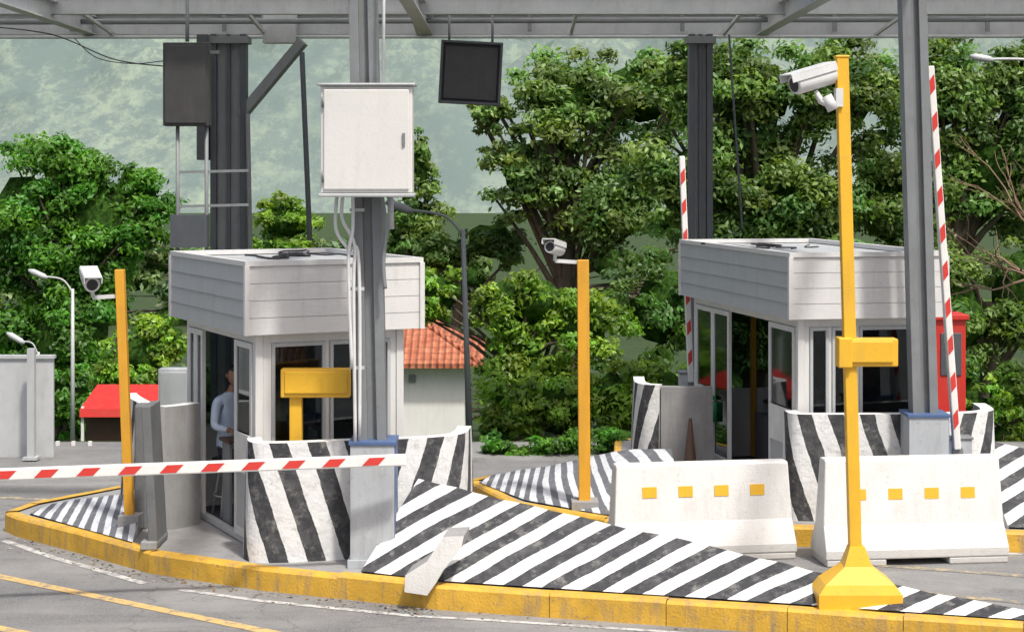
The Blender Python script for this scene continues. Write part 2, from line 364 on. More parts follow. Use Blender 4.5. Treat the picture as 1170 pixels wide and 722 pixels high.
    for k in range(5):
        p=Vector((rr.uniform(.1,W),rr.uniform(L*.4,L-.6),top-.045)); pts=[p]
        for q in range(6): p=p+Vector((rr.uniform(-.18,.18),rr.uniform(-.05,.3),rr.uniform(-.02,.02))); p.z=max(top-.05,min(top+.02,p.z)); pts.append(p)
        r.tube(smoothpath(pts,3),rr.uniform(.008,.016),BLACK,6)
    r.obj('roof_deck_and_cables',e)
    i=B(); i.bb(W-.65,W-.08,.12,L-.15,.74,.78,WOOD); i.bb(W-.62,W-.1,.15,.6,.04,.74,DARKIN); i.bb(W-.62,W-.1,L*.6,L*.6+.5,.04,.74,DARKIN)
    i.bb(.1,W-.7,.10,.42,.9,.94,DARKIN)
    i.box((W-.4,.55,.98),(.05,.42,.30),BLACK,Matrix.Rotation(.5,3,'Z')); i.bb(W-.45,W-.35,.5,.6,.78,.85,BLACK)
    i.bb(W-.35,W-.12,L*.55,L*.55+.35,.78,1.1,DARKIN); i.bb(W-.5,W-.2,L*.75,L*.75+.4,.78,1.02,PANEL)
    i.bb(W-.55,W-.3,L*.45,L*.45+.3,.785,.98,PANEL)
    if L>3: i.bb(.75,.81,L-.14,L-.07,.03,2.1,YELO); i.bb(.45,.9,2.3,2.7,.04,.75,DARKIN); i.bb(.5,.95,1.55,1.9,.04,.95,PANEL)
    i.bb(.065,W-.065,.06,.075,.04,.9,DARKIN); i.bb(.065,W-.065,.065,L-.065,2.12,2.145,DARKIN)
    i.obj('desk_and_equipment',e,.005)
    return e
b1=booth((-2.55,17.4,ISL),26.7,1.6,2.4,(.1,.66),[(1.78,2.05,.15),(2.05,2.32,.95)],[(.17,.74),(.79,1.45)])
b2=booth((3.15,19.28,ISL),11.5,1.55,3.8,(.1,.92),[(2.35,3.0,.15),(3.0,3.7,.95)],[(.14,.36),(.40,.66),(.72,1.4)])
b=B(); b.tube([(-.03,2.9,.62),(-.03,2.9,.86)],.055,GREEN,10); b.box((-.03,2.9,.92),(.03,.12,.05),GREEN); b.obj('green_extinguisher',b2)
# ---------------------------------------------------------------- steel columns with pedestal
def column(base,topx,ztop,w=.27):
    e=empty('canopy_column'); b=B(); x,y=base
    def at(z): return Vector((x+(topx-x)*(z-1)/(ztop-1),y,z))
    p0,p1=at(1.3),at(ztop)
    for s,wd in((-.5,.09),(.5,.09),(0,.10)):
        off=Vector((s*(w-.09),0 if s else .035,0)); b.beam(p0+off,p1+off,wd,.22 if s else .15,STEEL)
    for s in(-.34,.34): b.tube([p0+Vector((s*w*.62,-.075,0)),p1+Vector((s*w*.62,-.075,0))],.008,STEELL,6)
    b.obj('shaft',e,.006)
    b=B(); b.bb(x-.21,x+.21,y-.21,y+.21,ISL-.012,1.38,PEDE); b.bb(x-.225,x+.225,y-.225,y+.225,1.38,1.415,BLUE); b.bb(x+.2105,x+.217,y-.20,y+.20,.4,1.36,BLUE)
    b.bb(x-.235,x+.235,y-.235,y+.235,ISL-.01,ISL+.07,PEDE)
    b.obj('pedestal',e,.012); return e
c1=column((-1.33,16.87),-1.45,6.45); c2=column((4.42,18.76),4.27,6.45)
e=empty('electrical_box'); b=B(); c=d(420,160,16.5); 
b.box(c,(.86,.26,1.0),BOXM); b.box(c+Vector((0,-.142,0)),(.80,.022,.94),BOXM); b.box(c+Vector((0,-.01,-.52)),(.90,.31,.035),SIDING); b.box(c+Vector((0,-.01,.515)),(.92,.32,.025),SIDING)
b.obj('cabinet',e,.012)
b=B(); b.box(c+Vector((.35,-.16,.0)),(.025,.02,.12),STEEL)
for zz in(-.35,.35): b.tube([c+Vector((-.405,-.15,zz-.05)),c+Vector((-.405,-.15,zz+.05))],.012,STEEL,8)
b.obj('latch_and_hinges',e)
b=B()
for k,pts in enumerate([[(385,222),(384,262),(398,285),(410,300),(411,500)],[(392,222),(391,250),(405,280),(404,330),(406,505)],[(403,222),(403,262),(398,300),(402,420)],[(436,222),(441,262),(438,300),(440,330)]]):
    b.tube(smoothpath([d(px,py,16.68-.02*k) for px,py in pts],6),.017 if k<3 else .02,PIPE if k<3 else STEEL,8)
b.tube([d(438,98,16.6),d(439,-90,16.6)],.016,PIPE,8); b.tube([d(446,222,16.7),d(447,262,16.7)],.03,STEELL,8)
for yy in(240,330,420): b.box(d(408,yy,16.7),(.14,.03,.03),STEELL)
b.obj('conduits',e)
# ---------------------------------------------------------------- canopy
e=empty('toll_canopy'); b=B()
TOPZ=6.52
b.ibeam((-14,30,TOPZ),(14,30,TOPZ),.24,.34,STEELL); b.ibeam((-14,27.4,TOPZ+.1),(14,27.4,TOPZ+.1),.2,.30,STEELL)
b.ibeam((-14,23.2,TOPZ),(14,23.2,TOPZ),.22,.34,STEELL); b.ibeam((-14,18.6,TOPZ),(14,18.6,TOPZ),.22,.34,STEELL)
for x in(-1.45,4.27,-7.2,10): b.ibeam((x,14,TOPZ-.02),(x,30.4,TOPZ-.02),.2,.3,STEELL)
for x in np.arange(-13,13.1,1.3): b.beam((x,26.3,TOPZ+.27),(x,30.5,TOPZ+.27),.06,.10,STEELL)
b.beam((-14,30.25,TOPZ+.10),(14,30.25,TOPZ+.02),.05,.12,STEEL)
b.tube([(-14,29.7,TOPZ-.24),(14,29.7,TOPZ-.22)],.03,STEELL,8)
b.tube([(-14,29.2,TOPZ-.04),(14,29.2,TOPZ+.04)],.045,STEEL,8)
b.beam((-14,28.8,TOPZ+.2),(14,28.7,TOPZ+.2),.08,.1,STEEL)
for x in np.arange(-12,12,2.6):
    b.beam((x,29.98,TOPZ-.19),(x+.02,27.4,TOPZ+.0),.05,.05,STEELL)
    b.beam((x+.8,29.8,TOPZ+.19),(x+1.3,28.0,TOPZ+.22),.05,.07,STEEL)
    b.box((x+1.9,29.82,TOPZ+.02),(.07,.05,.3),STEEL)
b.obj('beams',e)
b=B()
def farcol(x,y=29.6,w=.34):
    for s in(-1,1): b.bb(x+s*w/2-.05,x+s*w/2+.05,y-.14,y+.14,hz(y)-.2,TOPZ-.2,STEELD)
    b.bb(x-w/2+.052,x+w/2-.052,y-.03,y+.03,hz(y)-.2,TOPZ-.2,STEEL)
    b.bb(x-.03,x+.03,y-.10,y-.03,hz(y)-.2,TOPZ-.2,STEELD)
    b.box((x,y,TOPZ-.3),(w+.2,.4,.12),STEEL)
fc=d(262,45,29.6); farcol(fc.x,w=.50); farcol(d(800,45,29.6).x,w=.30)
b.beam(d(276,132,29.6),d(346,48,29.4),.2,.16,STEEL)
b.bb(fc.x-.5,fc.x-.32,29.3,29.8,4.2,6.3,STEELD)
b.tube([d(345,60,29.2),d(354,275,29.2)],.045,STEELD,8); b.tube([d(833,40,29.2),d(848,262,29.2)],.02,STEELD,6)
b.tube([d(283,130,29.4),d(286,290,29.4)],.04,STEEL,8)
b.obj('far_columns',e,.005)
m,nt,bs_,o=nodes('corrugated_sheet'); tc=N(nt,'ShaderNodeTexCoord').outputs['Object']; wv=N(nt,'ShaderNodeTexWave'); wv.inputs['Scale'].default_value=5; nt.links.new(tc,wv.inputs[0])
bs_.inputs['Base Color'].default_value=(.8,.8,.8,1); bump(nt,bs_,wv.outputs['Fac'],.8,.03)
tr=N(nt,'ShaderNodeBsdfTranslucent'); tr.inputs[0].default_value=(.9,.9,.9,1); mx=N(nt,'ShaderNodeMixShader'); mx.inputs[0].default_value=.65
nt.links.new(bs_.outputs[0],mx.inputs[1]); nt.links.new(tr.outputs[0],mx.inputs[2]); nt.links.new(mx.outputs[0],o.inputs[0]); SHEET=m
b=B(); b.poly([(-14,26.2,TOPZ+.36),(14,26.2,TOPZ+.36),(14,30.7,TOPZ+.33),(-14,30.7,TOPZ+.33)],SHEET); b.obj('roof_sheet',e)
b=B()
for px in(330,640,760,1050):
    p=d(px,10,28.3); p.z=TOPZ+.12; b.box(p,(1.2,.16,.07),WHITE)
    for s in(-.5,.5): b.box(p+Vector((s,0,.1)),(.03,.03,.16),STEEL)
b.box(d(320,33,29.7),(.55,.3,.5),STEELL)
b.obj('light_fittings',e)
e=empty('lane_signal'); b=B(); c=d(538,84,28.4); R=Matrix.Rotation(math.radians(3),3,'Y')
b.box(c,(.94,.16,.96),BLACK,R); 
for sx,sz,w,h in((0,.49,1.0,.04),(0,-.49,1.0,.04),(-.48,0,.04,.98),(.48,0,.04,.98)): b.box(c+R@Vector((sx,-.06,sz)),(w,.22,h),STEELD,R)
b.box(c+Vector((0,-.10,0)),(.86,.03,.86),SIGNB,R)
b.obj('housing',e,.008); b=B()
for s in(-.35,.35): b.tube([c+Vector((s,0,.48)),c+Vector((s,0,1.0))],.02,STEEL,8)
b.obj('hangers',e)
e=empty('lane_signal'); b=B(); c=d(214,97,27.0); b.box(c,(.70,.28,1.28),SIGNB); b.box(c+Vector((0,-.15,0)),(.64,.03,1.2),SIGNB); b.obj('housing',e,.01)
b=B()
for px in(203,236): b.tube([d(px,140,27),d(px,345,27)],.03,STEEL,8)
for py in(197,236): b.beam(d(203,py,27),d(284,py-2,27),.035,.04,STEEL)
b.box(d(217,264,26.9),(.56,.25,.5),STEELD); b.beam(d(214,60,27),d(250,60,27),.05,.05,STEEL); b.tube([d(214,48,27),d(214,-5,27)],.03,STEEL,8); b.obj('frame',e)
b=B()
b.tube(smoothpath([d(-20,30,27),d(60,40,27),d(130,68,27),d(188,76,27)],8),.010,BLACK,5)
b.tube(smoothpath([d(85,44,29),d(110,66,29),d(150,73,29),d(186,70,28)],8),.008,BLACK,5)
b.obj('overhead_cable')
# ---------------------------------------------------------------- cctv poles
def cctv(b,c,dirv,L=.42,r=.085):
    c=Vector(c); dirv=Vector(dirv).normalized(); x=dirv.cross(Vector((0,0,1))).normalized(); zz=x.cross(dirv).normalized()
    R=Matrix((x,dirv,zz)).transposed()
    b.tube([c-dirv*L*.5,c-dirv*L*.44,c+dirv*L*.42,c+dirv*L*.46],[r*.75,r,r,r*.92],PIPE,16)
    b.tube([c+dirv*L*.455,c+dirv*L*.475],[r*.7,r*.7],BLACK,16)
    b.box(c+zz*(r+.012)+dirv*.03,(r*2.1,L*1.08,.012),PIPE,R)
    for s in(-1,1): b.box(c+zz*(r*.7)+x*s*r*1.05+dirv*.03,(.01,L*1.08,r*.7),PIPE,R)
e=empty('camera_pole'); b=B(); bt=Vector((3.0,15.27,.38)); tp=Vector((2.875,15.27,4.98))
b.beam(bt,tp,.105,.105,YEL); b.box(tp,(.12,.12,.02),YEL)
b.obj('post',e,.006); b=B()
s0=.36
ring0=[(3.0+sx*s0,15.25+sy*.21,.34) for sx,sy in((-1,-1),(1,-1),(1,1),(-1,1))]
mid=[(3.0+sx*.30,15.25+sy*.18,.42) for sx,sy in((-1,-1),(1,-1),(1,1),(-1,1))]
m1=[(3.0+sx*.12,15.255+sy*.10,.56) for sx,sy in((-1,-1),(1,-1),(1,1),(-1,1))]
m2=[(3.0+sx*.066,15.26+sy*.066,.72) for sx,sy in((-1,-1),(1,-1),(1,1),(-1,1))]
low=[(p[0],p[1],.2) for p in ring0]; rs=[low,ring0,mid,m1,m2]
for a,c in zip(rs,rs[1:]):
    for k in range(4): b.poly([a[k],a[(k+1)%4],c[(k+1)%4],c[k]],YEL)
b.poly(m2,YEL); b.obj('concrete_base',e)
b=B(); b.box(d(994,402,15.27),(.46,.16,.24),YEL); b.box(d(994,402,15.18),(.41,.02,.19),YEL); b.box(d(964,402,15.26),(.12,.19,.26),YEL); b.obj('sensor_box',e,.01)
b=B(); cctv(b,d(929,91,15.2),(-1,-.45,-.30),.44,.09)
b.tube([d(962,112,15.25),d(950,122,15.2),d(938,116,15.2),d(932,104,15.2)],[.025,.03,.03,.02],PIPE,10); b.box(d(958,112,15.25),(.06,.12,.16),PIPE); b.tube([d(944,110,15.2),d(952,126,15.2)],[.05,.05],PIPE,12); b.obj('camera',e)
e=empty('camera_pole'); b=B(); p=Vector(((668-CX)*19.6/F,19.6,0)); b.beam(p+Vector((0,0,.22)),d(666,297,19.6),.13,.13,YELO); b.box(p+Vector((0,0,.27)),(.3,.3,.1),CONC); b.obj('post',e,.006)
b=B(); b.beam(d(666,300,19.6),d(634,298,19.6),.04,.04,PIPE); cctv(b,d(634,284,19.55),(-.35,-.9,.15),.36,.07); b.tube([d(634,298,19.6),d(634,290,19.58)],.02,PIPE,8); b.obj('camera',e)
e=empty('camera_pole'); b=B(); LY=18.35; p=Vector(((149-CX)*LY/F,LY,.2)); b.beam(p,d(137,308,LY),.095,.095,YELO); b.box(p+Vector((0,0,.12)),(.22,.22,.16),CONC); b.obj('post',e,.006)
b=B(); b.beam(d(137,338,LY),d(106,340,LY),.04,.04,PIPE); cctv(b,d(103,320,LY-.1),(.35,-.9,-.25),.36,.085); b.tube([d(107,340,LY),d(104,328,LY-.08)],.02,PIPE,8); b.obj('camera',e)
e=empty('sensor_post'); b=B(); b.beam((-2.14,17.36,ISL),(-2.14,17.36,1.8),.12,.12,YEL); b.obj('post',e,.006)
b=B(); b.box(d(361,437,17.33),(.68,.16,.28),YEL); b.box(d(361,437,17.24),(.62,.02,.22),YEL); b.obj('sensor_box',e,.012)
# ---------------------------------------------------------------- gate booms
def boom(name,p0,p1,first=.2,per=.37,rl=.15,cab=None):
    e=empty(name); b=B(); p0=Vector(p0);p1=Vector(p1); L=(p1-p0).length; t=(p1-p0)/L
    b.beam(p0,p1,.075,.105,WHITE); b.obj('arm',e,.012)
    b=B(); s=first; up=Vector((0,0,1)) if abs(t.z)<.9 else Vector((1,0,0)); fr=Vector((0,-1,0))
    while s+rl<L:
        a=p0+t*s; sk=t*.035
        for sg in(-1,1):
            off=fr*sg*.041 if abs(t.z)<.9 else fr*sg*.056
            hw=up*(.036 if abs(t.z)<.9 else .028)
            b.poly([a-hw-sk+off,a+t*rl-hw-sk+off,a+t*rl+hw+sk+off,a+hw+sk+off],REDT)
        s+=per
    b.obj('red_bands',e)
    if cab:
        b=B(); x,y,z0,z1=cab; b.bb(x-.16,x+.16,y-.14,y+.14,z0,z1,PEDE); b.bb(x-.175,x+.175,y-.155,y+.155,z1,z1+.03,STEEL); b.tube([(x,y-.17,z1-.12),(x,y+.1,z1-.12)],.06,STEEL,12); b.obj('gate_cabinet',e,.01)
    return e
boom('barrier_gate',(-6.2,15.5,1.24),d(464,525,16.4),.1,.37)
boom('barrier_gate',(4.79,18.85,1.0),(4.50,18.85,5.12),.25,.40,.16,cab=(4.80,19.0,.2,1.1))
boom('barrier_gate',(2.38,23.3,1.2),(2.26,23.3,4.2),.25,.40,.16,cab=(2.40,23.45,.2,1.3))
# ---------------------------------------------------------------- jersey barriers
def jersey(loc,rot,L=1.92,H=1.0):
    e=empty('concrete_barrier',loc,math.radians(rot)); b=B()
    prof=[(-.27,.07),(-.27,.16),(-.15,.40),(-.10,H-.02),(-.08,H),(.08,H),(.10,H-.02),(.15,.40),(.27,.16),(.27,.07)]
    n=len(prof)
    def X(s,z): return s*(L/2-.05*(z/H))
    i0=len(b.v)
    for s in(-1,1):
        for y,z in prof: b.v.append((X(s,z),y,z))
    for k in range(n): b.face([i0+k,i0+(k+1)%n,i0+n+(k+1)%n,i0+n+k],JW)
    b.face(list(range(i0,i0+n))[::-1],JW); b.face(list(range(i0+n,i0+2*n)),JW)
    for s in(-1,1): b.box((s*(L/2-.33),0,.036),(.62,.53,.071),JW)
    b.obj('body',e,.015)
    b=B(); R=Matrix.Rotation(math.radians(-4.5),3,'X')
    for k in range(4):
        x=(-.57+.38*k)*L/1.92; b.box((x,-.124,.70),(.15,.012,.11),YEL,R)
    b.obj('yellow_reflectors',e); return e
jersey((1.95,18.12,.004),9,1.92,.98); jersey((4.08,17.98,.004),7,1.94,1.06)
b=B(); pts=[(462,676),(463,657),(488,641),(506,613),(530,612),(527,626),(506,652),(498,666),(488,680)]
f=[d(px,py,15.86) for px,py in pts]; k=[p+Vector((.05,.22,.04)) for p in f]; n=len(f)
b.poly(f,JW); b.poly(k[::-1],JW)
for i in range(n): b.poly([f[i],f[(i+1)%n],k[(i+1)%n],k[i]],CONC)
b.obj('broken_concrete_block',None,.025)
b=B(); b.tube([(2.2,21.6,ISL),(2.2,21.6,.26),(2.2,21.6,.27),(2.2,21.6,.95)],[.12,.12,.09,.02],WOOD,14); b.obj('traffic_cone')
# grit and dead leaves gathered along the kerbs
b=B(); rr=random.Random(21); LIT=plain('dry_leaf',(.20,.13,.06),.9); GRIT=plain('grit',(.30,.29,.27),.9)
fl=[Vector(p) for p in fr1[1:]]
for k in range(420):
    i=rr.randrange(len(fl)-1); a=fl[i].lerp(fl[i+1],rr.random()); t=(fl[i+1]-fl[i]).normalized(); off=abs(rr.gauss(0,.16))+.03
    q=Vector((a.x+t.y*off,a.y-t.x*off,.012)); s=rr.uniform(.008,.028); an=rr.uniform(0,6.28)
    u=Vector((math.cos(an),math.sin(an),rr.uniform(-.2,.5)))*s; v=Vector((-math.sin(an),math.cos(an),rr.uniform(0,.4)))*s*.6
    b.poly([q-u,q+v,q+u,q-v],LIT if rr.random()<.5 else GRIT)
b.obj('leaf_litter')
# ---------------------------------------------------------------- background objects
b=B(); b.bb(-14,-6.42,24.5,24.56,0,1.38,STEELL); 
for x in np.arange(-13.9,-6.3,.9): b.box((x,24.46,.7),(.06,.06,1.4),SIDING)
b.bb(-14,-6.4,24.47,24.59,1.38,1.43,SIDING); b.obj('metal_fence',None,.004)
b=B(); b.box(d(36,460,24.2),(.10,.1,1.5),SIDING); b.box(d(36,523,24.2),(.2,.2,.04),SIDING)
b.obj('fence_post')
e=empty('guard_rail'); b=B()
for py in(514,521): b.beam(d(62,py,25.5),d(106,py,25.5),.03,.06,WHITE)
for px in(66,84,103): b.box(d(px,518,25.55),(.05,.05,.36),WHITE)
b.obj('rails_and_posts',e)
e=empty('market_stall'); b=B(); c=d(143,457,40)
for k in range(8):
    x0=c.x-.85+k*.2125
    b.poly([(x0,39.2,c.z-.28),(x0+.2125,39.2,c.z-.28),(x0+.2125,39.25,c.z-.1),(x0,39.25,c.z-.1)],RED)
b.poly([(c.x-.85,39.25,c.z-.1),(c.x+.85,39.25,c.z-.1),(c.x+.75,40.5,c.z+.3),(c.x-.75,40.5,c.z+.3)],RED)
b.poly([(c.x+.85,39.25,c.z-.1),(c.x+.85,41.8,c.z-.1),(c.x+.75,40.5,c.z+.3)],RED); b.poly([(c.x-.85,39.25,c.z-.1),(c.x-.75,40.5,c.z+.3),(c.x-.85,41.8,c.z-.1)],RED)
b.obj('red_awning',e); b=B()
for sx in(-.8,.8):
    for y in(39.3,41.6): b.bb(c.x+sx-.03,c.x+sx+.03,y-.03,y+.03,hz(40)-.3,c.z-.05,WHITE)
b.bb(c.x+.1,c.x+.75,40.6,40.7,hz(40)-.2,c.z-.2,WHITE); b.bb(c.x-.8,c.x+.78,39.6,40.0,hz(40)-.2,hz(40)+.9,WOOD); b.obj('posts_and_counter',e)
b=B(); c=d(200,448,29); b.box(c,(.5,.3,.8),STEELL); b.box(c+Vector((0,-.16,0)),(.44,.02,.7),SIDING); b.bb(c.x-.04,c.x+.04,28.96,29.04,hz(29)-.1,c.z-.38,STEEL); b.obj('utility_cabinet',None,.01)
def lamp(name,pb,pt,head,Y,r=.07,m=STEELL):
    e=empty(name); b=B(); p0=d(pb[0],pb[1],Y); p0.z=hz(Y)-.2; p1=d(pt[0],pt[1],Y); h=d(head[0],head[1],Y)
    b.tube([p0,p1],[r,r*.65],m,10); b.tube(smoothpath([p1-Vector((0,0,.1)),p1+(h-p1)*.35+Vector((0,0,.12)),h],6),r*.4,m,8); b.obj('post_and_arm',e)
    b=B(); dd=(h-p1).normalized(); b.tube([h-dd*.1,h,h+dd*.3,h+dd*.42],[.04,.075,.08,.03],m,10); b.obj('lamp_head',e)
lamp('street_lamp',(83,505),(83,330),(50,316),44,.06); lamp('street_lamp',(537,525),(529,262),(466,240),31,.06,STEEL); lamp('street_lamp',(45,500),(44,402),(24,390),44,.05); lamp('street_lamp',(1210,500),(1205,80),(1130,68),38,.08)
m,nt,bs_,o=nodes('clay_tiles'); tc=N(nt,'ShaderNodeTexCoord').outputs['Object']; wv=N(nt,'ShaderNodeTexWave',wave_type='BANDS'); wv.inputs['Scale'].default_value=1.6; wv.inputs['Distortion'].default_value=.4; nt.links.new(tc,wv.inputs[0])
wv2=N(nt,'ShaderNodeTexWave',bands_direction='Z'); wv2.inputs['Scale'].default_value=2.2; nt.links.new(tc,wv2.inputs[0])
c=mixc(nt,ramp(nt,noise(nt,tc,5,5),.35,.7),(.42,.11,.055),(.66,.27,.15)); c=mixc(nt,math_(nt,'MULTIPLY',ramp(nt,wv.outputs['Fac'],.0,.4,(1,1,1),(0,0,0)),.5),c,(.2,.06,.03)); c=mixc(nt,math_(nt,'MULTIPLY',ramp(nt,wv2.outputs['Fac'],.0,.25,(1,1,1),(0,0,0)),.45),c,(.2,.06,.03))
nt.links.new(c,bs_.inputs['Base Color']); bs_.inputs['Roughness'].default_value=.85; bump(nt,bs_,wv.outputs['Fac'],1,.08); TILE=m
e=empty('white_house'); b=B(); zz=hz(50)
b.bb(-7.5,-1.35,50,56,zz-1.5,-1.42,WHITE); b.obj('walls',e,.02)
b=B(); E=[(-8,49.5),(-.88,49.5),(-.88,56.5),(-8,56.5)]; ze=-1.38; r0=(-5.2,53,.18);r1=(-3.6,53,.18)
q=[(x,y,ze) for x,y in E]
b.poly([q[0],q[1],r1,r0],TILE);b.poly([q[1],q[2],r1],TILE);b.poly([q[2],q[3],r0,r1],TILE);b.poly([q[3],q[0],r0],TILE)
b.poly([(x,y,ze-.03) for x,y in E],WHITE)
for a,c in((q[0],q[1]),(q[1],q[2])):
    b.beam(Vector(a)-Vector((0,0,.07)),Vector(c)-Vector((0,0,.07)),.08,.12,TILE)
b.tube([q[1],r1],.09,TILE,8); b.tube([r0,r1],.09,TILE,8); b.obj('tile_roof',e)
b=B()
for x in(-6.0,): b.bb(x,x+.9,49.96,50.02,-3.2,-2.1,STEELD); b.bb(x-.06,x+.96,49.95,49.99,-3.28,-3.2,WHITE)
b.bb(-2.95,-2.75,49.9,50.02,-1.95,-1.75,STEEL)
b.obj('window_and_wall_lamp',e)
e=empty('red_kiosk'); b=B(); c=d(1082,405,27); b.bb(c.x-.22,c.x+.24,26.8,27.4,hz(27),c.z+.55,RED); b.bb(c.x-.26,c.x+.28,26.75,27.45,c.z+.55,c.z+.63,RED); b.bb(c.x-.15,c.x+.17,26.78,26.81,c.z-.3,c.z+.35,STEELD); b.obj('cabinet',e,.01)
# ---------------------------------------------------------------- hill
from mathutils import noise as nn
def nz(x,y,s,h=1.0): return nn.fractal(Vector((x*s,y*s,1.7)),h,2.0,6)
m,nt,bs_,o=nodes('hazy_forest'); tc=N(nt,'ShaderNodeTexCoord').outputs['Object']; ge=N(nt,'ShaderNodeNewGeometry')
v3=mapping(nt,tc,(1,.5,1))
c=mixc(nt,ramp(nt,noise(nt,v3,.035,5,.85),.42,.58),(.040,.085,.055),(.200,.260,.150))
c=mixc(nt,math_(nt,'MULTIPLY',ramp(nt,noise(nt,v3,.16,4,.8),.45,.55),.75),c,(.035,.075,.055))
c=mixc(nt,math_(nt,'MULTIPLY',ramp(nt,noise(nt,v3,.0065,4),.45,.55),.5),c,(.055,.10,.075))
c=mixc(nt,.36,c,(.33,.38,.40))  # aerial haze painted in: pale blue-grey mixed into the forest colour
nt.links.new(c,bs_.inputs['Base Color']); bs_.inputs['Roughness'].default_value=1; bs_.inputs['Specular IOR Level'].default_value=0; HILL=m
b=B(); nx,ny=330,170
for j in range(ny):
    Y=420+j*5.2
    for i in range(nx):
        X=-620+i*3.8
        t=max(0,(Y-430)/850); rdg=1-abs(nz(X+Y*.5,Y*.3,.0075))*2.0
        zz=-6+t*330+rdg*42*min(1,t*3)+nz(X,Y,.035)*9*min(1,t*4)+nz(X+50,Y,.13,.5)*5*min(1,t*6)
        if j==0: zz=-14
        b.v.append((X,Y,zz))
for j in range(ny-1):
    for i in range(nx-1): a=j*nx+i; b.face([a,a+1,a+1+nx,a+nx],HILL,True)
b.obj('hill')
# ---------------------------------------------------------------- vegetation
m,nt,bs_,o=nodes('leaves'); nt.nodes.remove(bs_); at=N(nt,'ShaderNodeAttribute',attribute_name='col')
df=N(nt,'ShaderNodeBsdfDiffuse'); nt.links.new(at.outputs['Color'],df.inputs[0])
tr=N(nt,'ShaderNodeBsdfTranslucent'); cc=mixc(nt,1.0,at.outputs['Color'],(1.7,1.7,.6),'MULTIPLY'); nt.links.new(cc,tr.inputs[0])
gs=N(nt,'ShaderNodeBsdfGlossy'); gs.inputs['Roughness'].default_value=.5; gs.inputs[0].default_value=(.8,.85,.8,1)
mx=N(nt,'ShaderNodeMixShader'); mx.inputs[0].default_value=.45; nt.links.new(df.outputs[0],mx.inputs[1]); nt.links.new(tr.outputs[0],mx.inputs[2])
mg=N(nt,'ShaderNodeMixShader'); mg.inputs[0].default_value=.035; nt.links.new(mx.outputs[0],mg.inputs[1]); nt.links.new(gs.outputs[0],mg.inputs[2]); nt.links.new(mg.outputs[0],o.inputs[0]); LEAF=m
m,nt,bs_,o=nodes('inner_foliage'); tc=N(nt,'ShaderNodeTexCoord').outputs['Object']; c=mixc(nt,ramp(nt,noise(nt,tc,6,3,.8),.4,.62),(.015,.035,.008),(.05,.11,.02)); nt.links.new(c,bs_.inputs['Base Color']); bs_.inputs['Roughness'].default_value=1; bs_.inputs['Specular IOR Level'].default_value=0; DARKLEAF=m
def unit(rs,n):
    v=rs.normal(size=(n,3)); return v/np.linalg.norm(v,axis=1,keepdims=True)
ico=bmesh.new(); bmesh.ops.create_icosphere(ico,subdivisions=2,radius=1); ICOV=np.array([v.co[:] for v in ico.verts]); ICOF=np.array([[v.index for v in f.verts] for f in ico.faces]); ico.free()
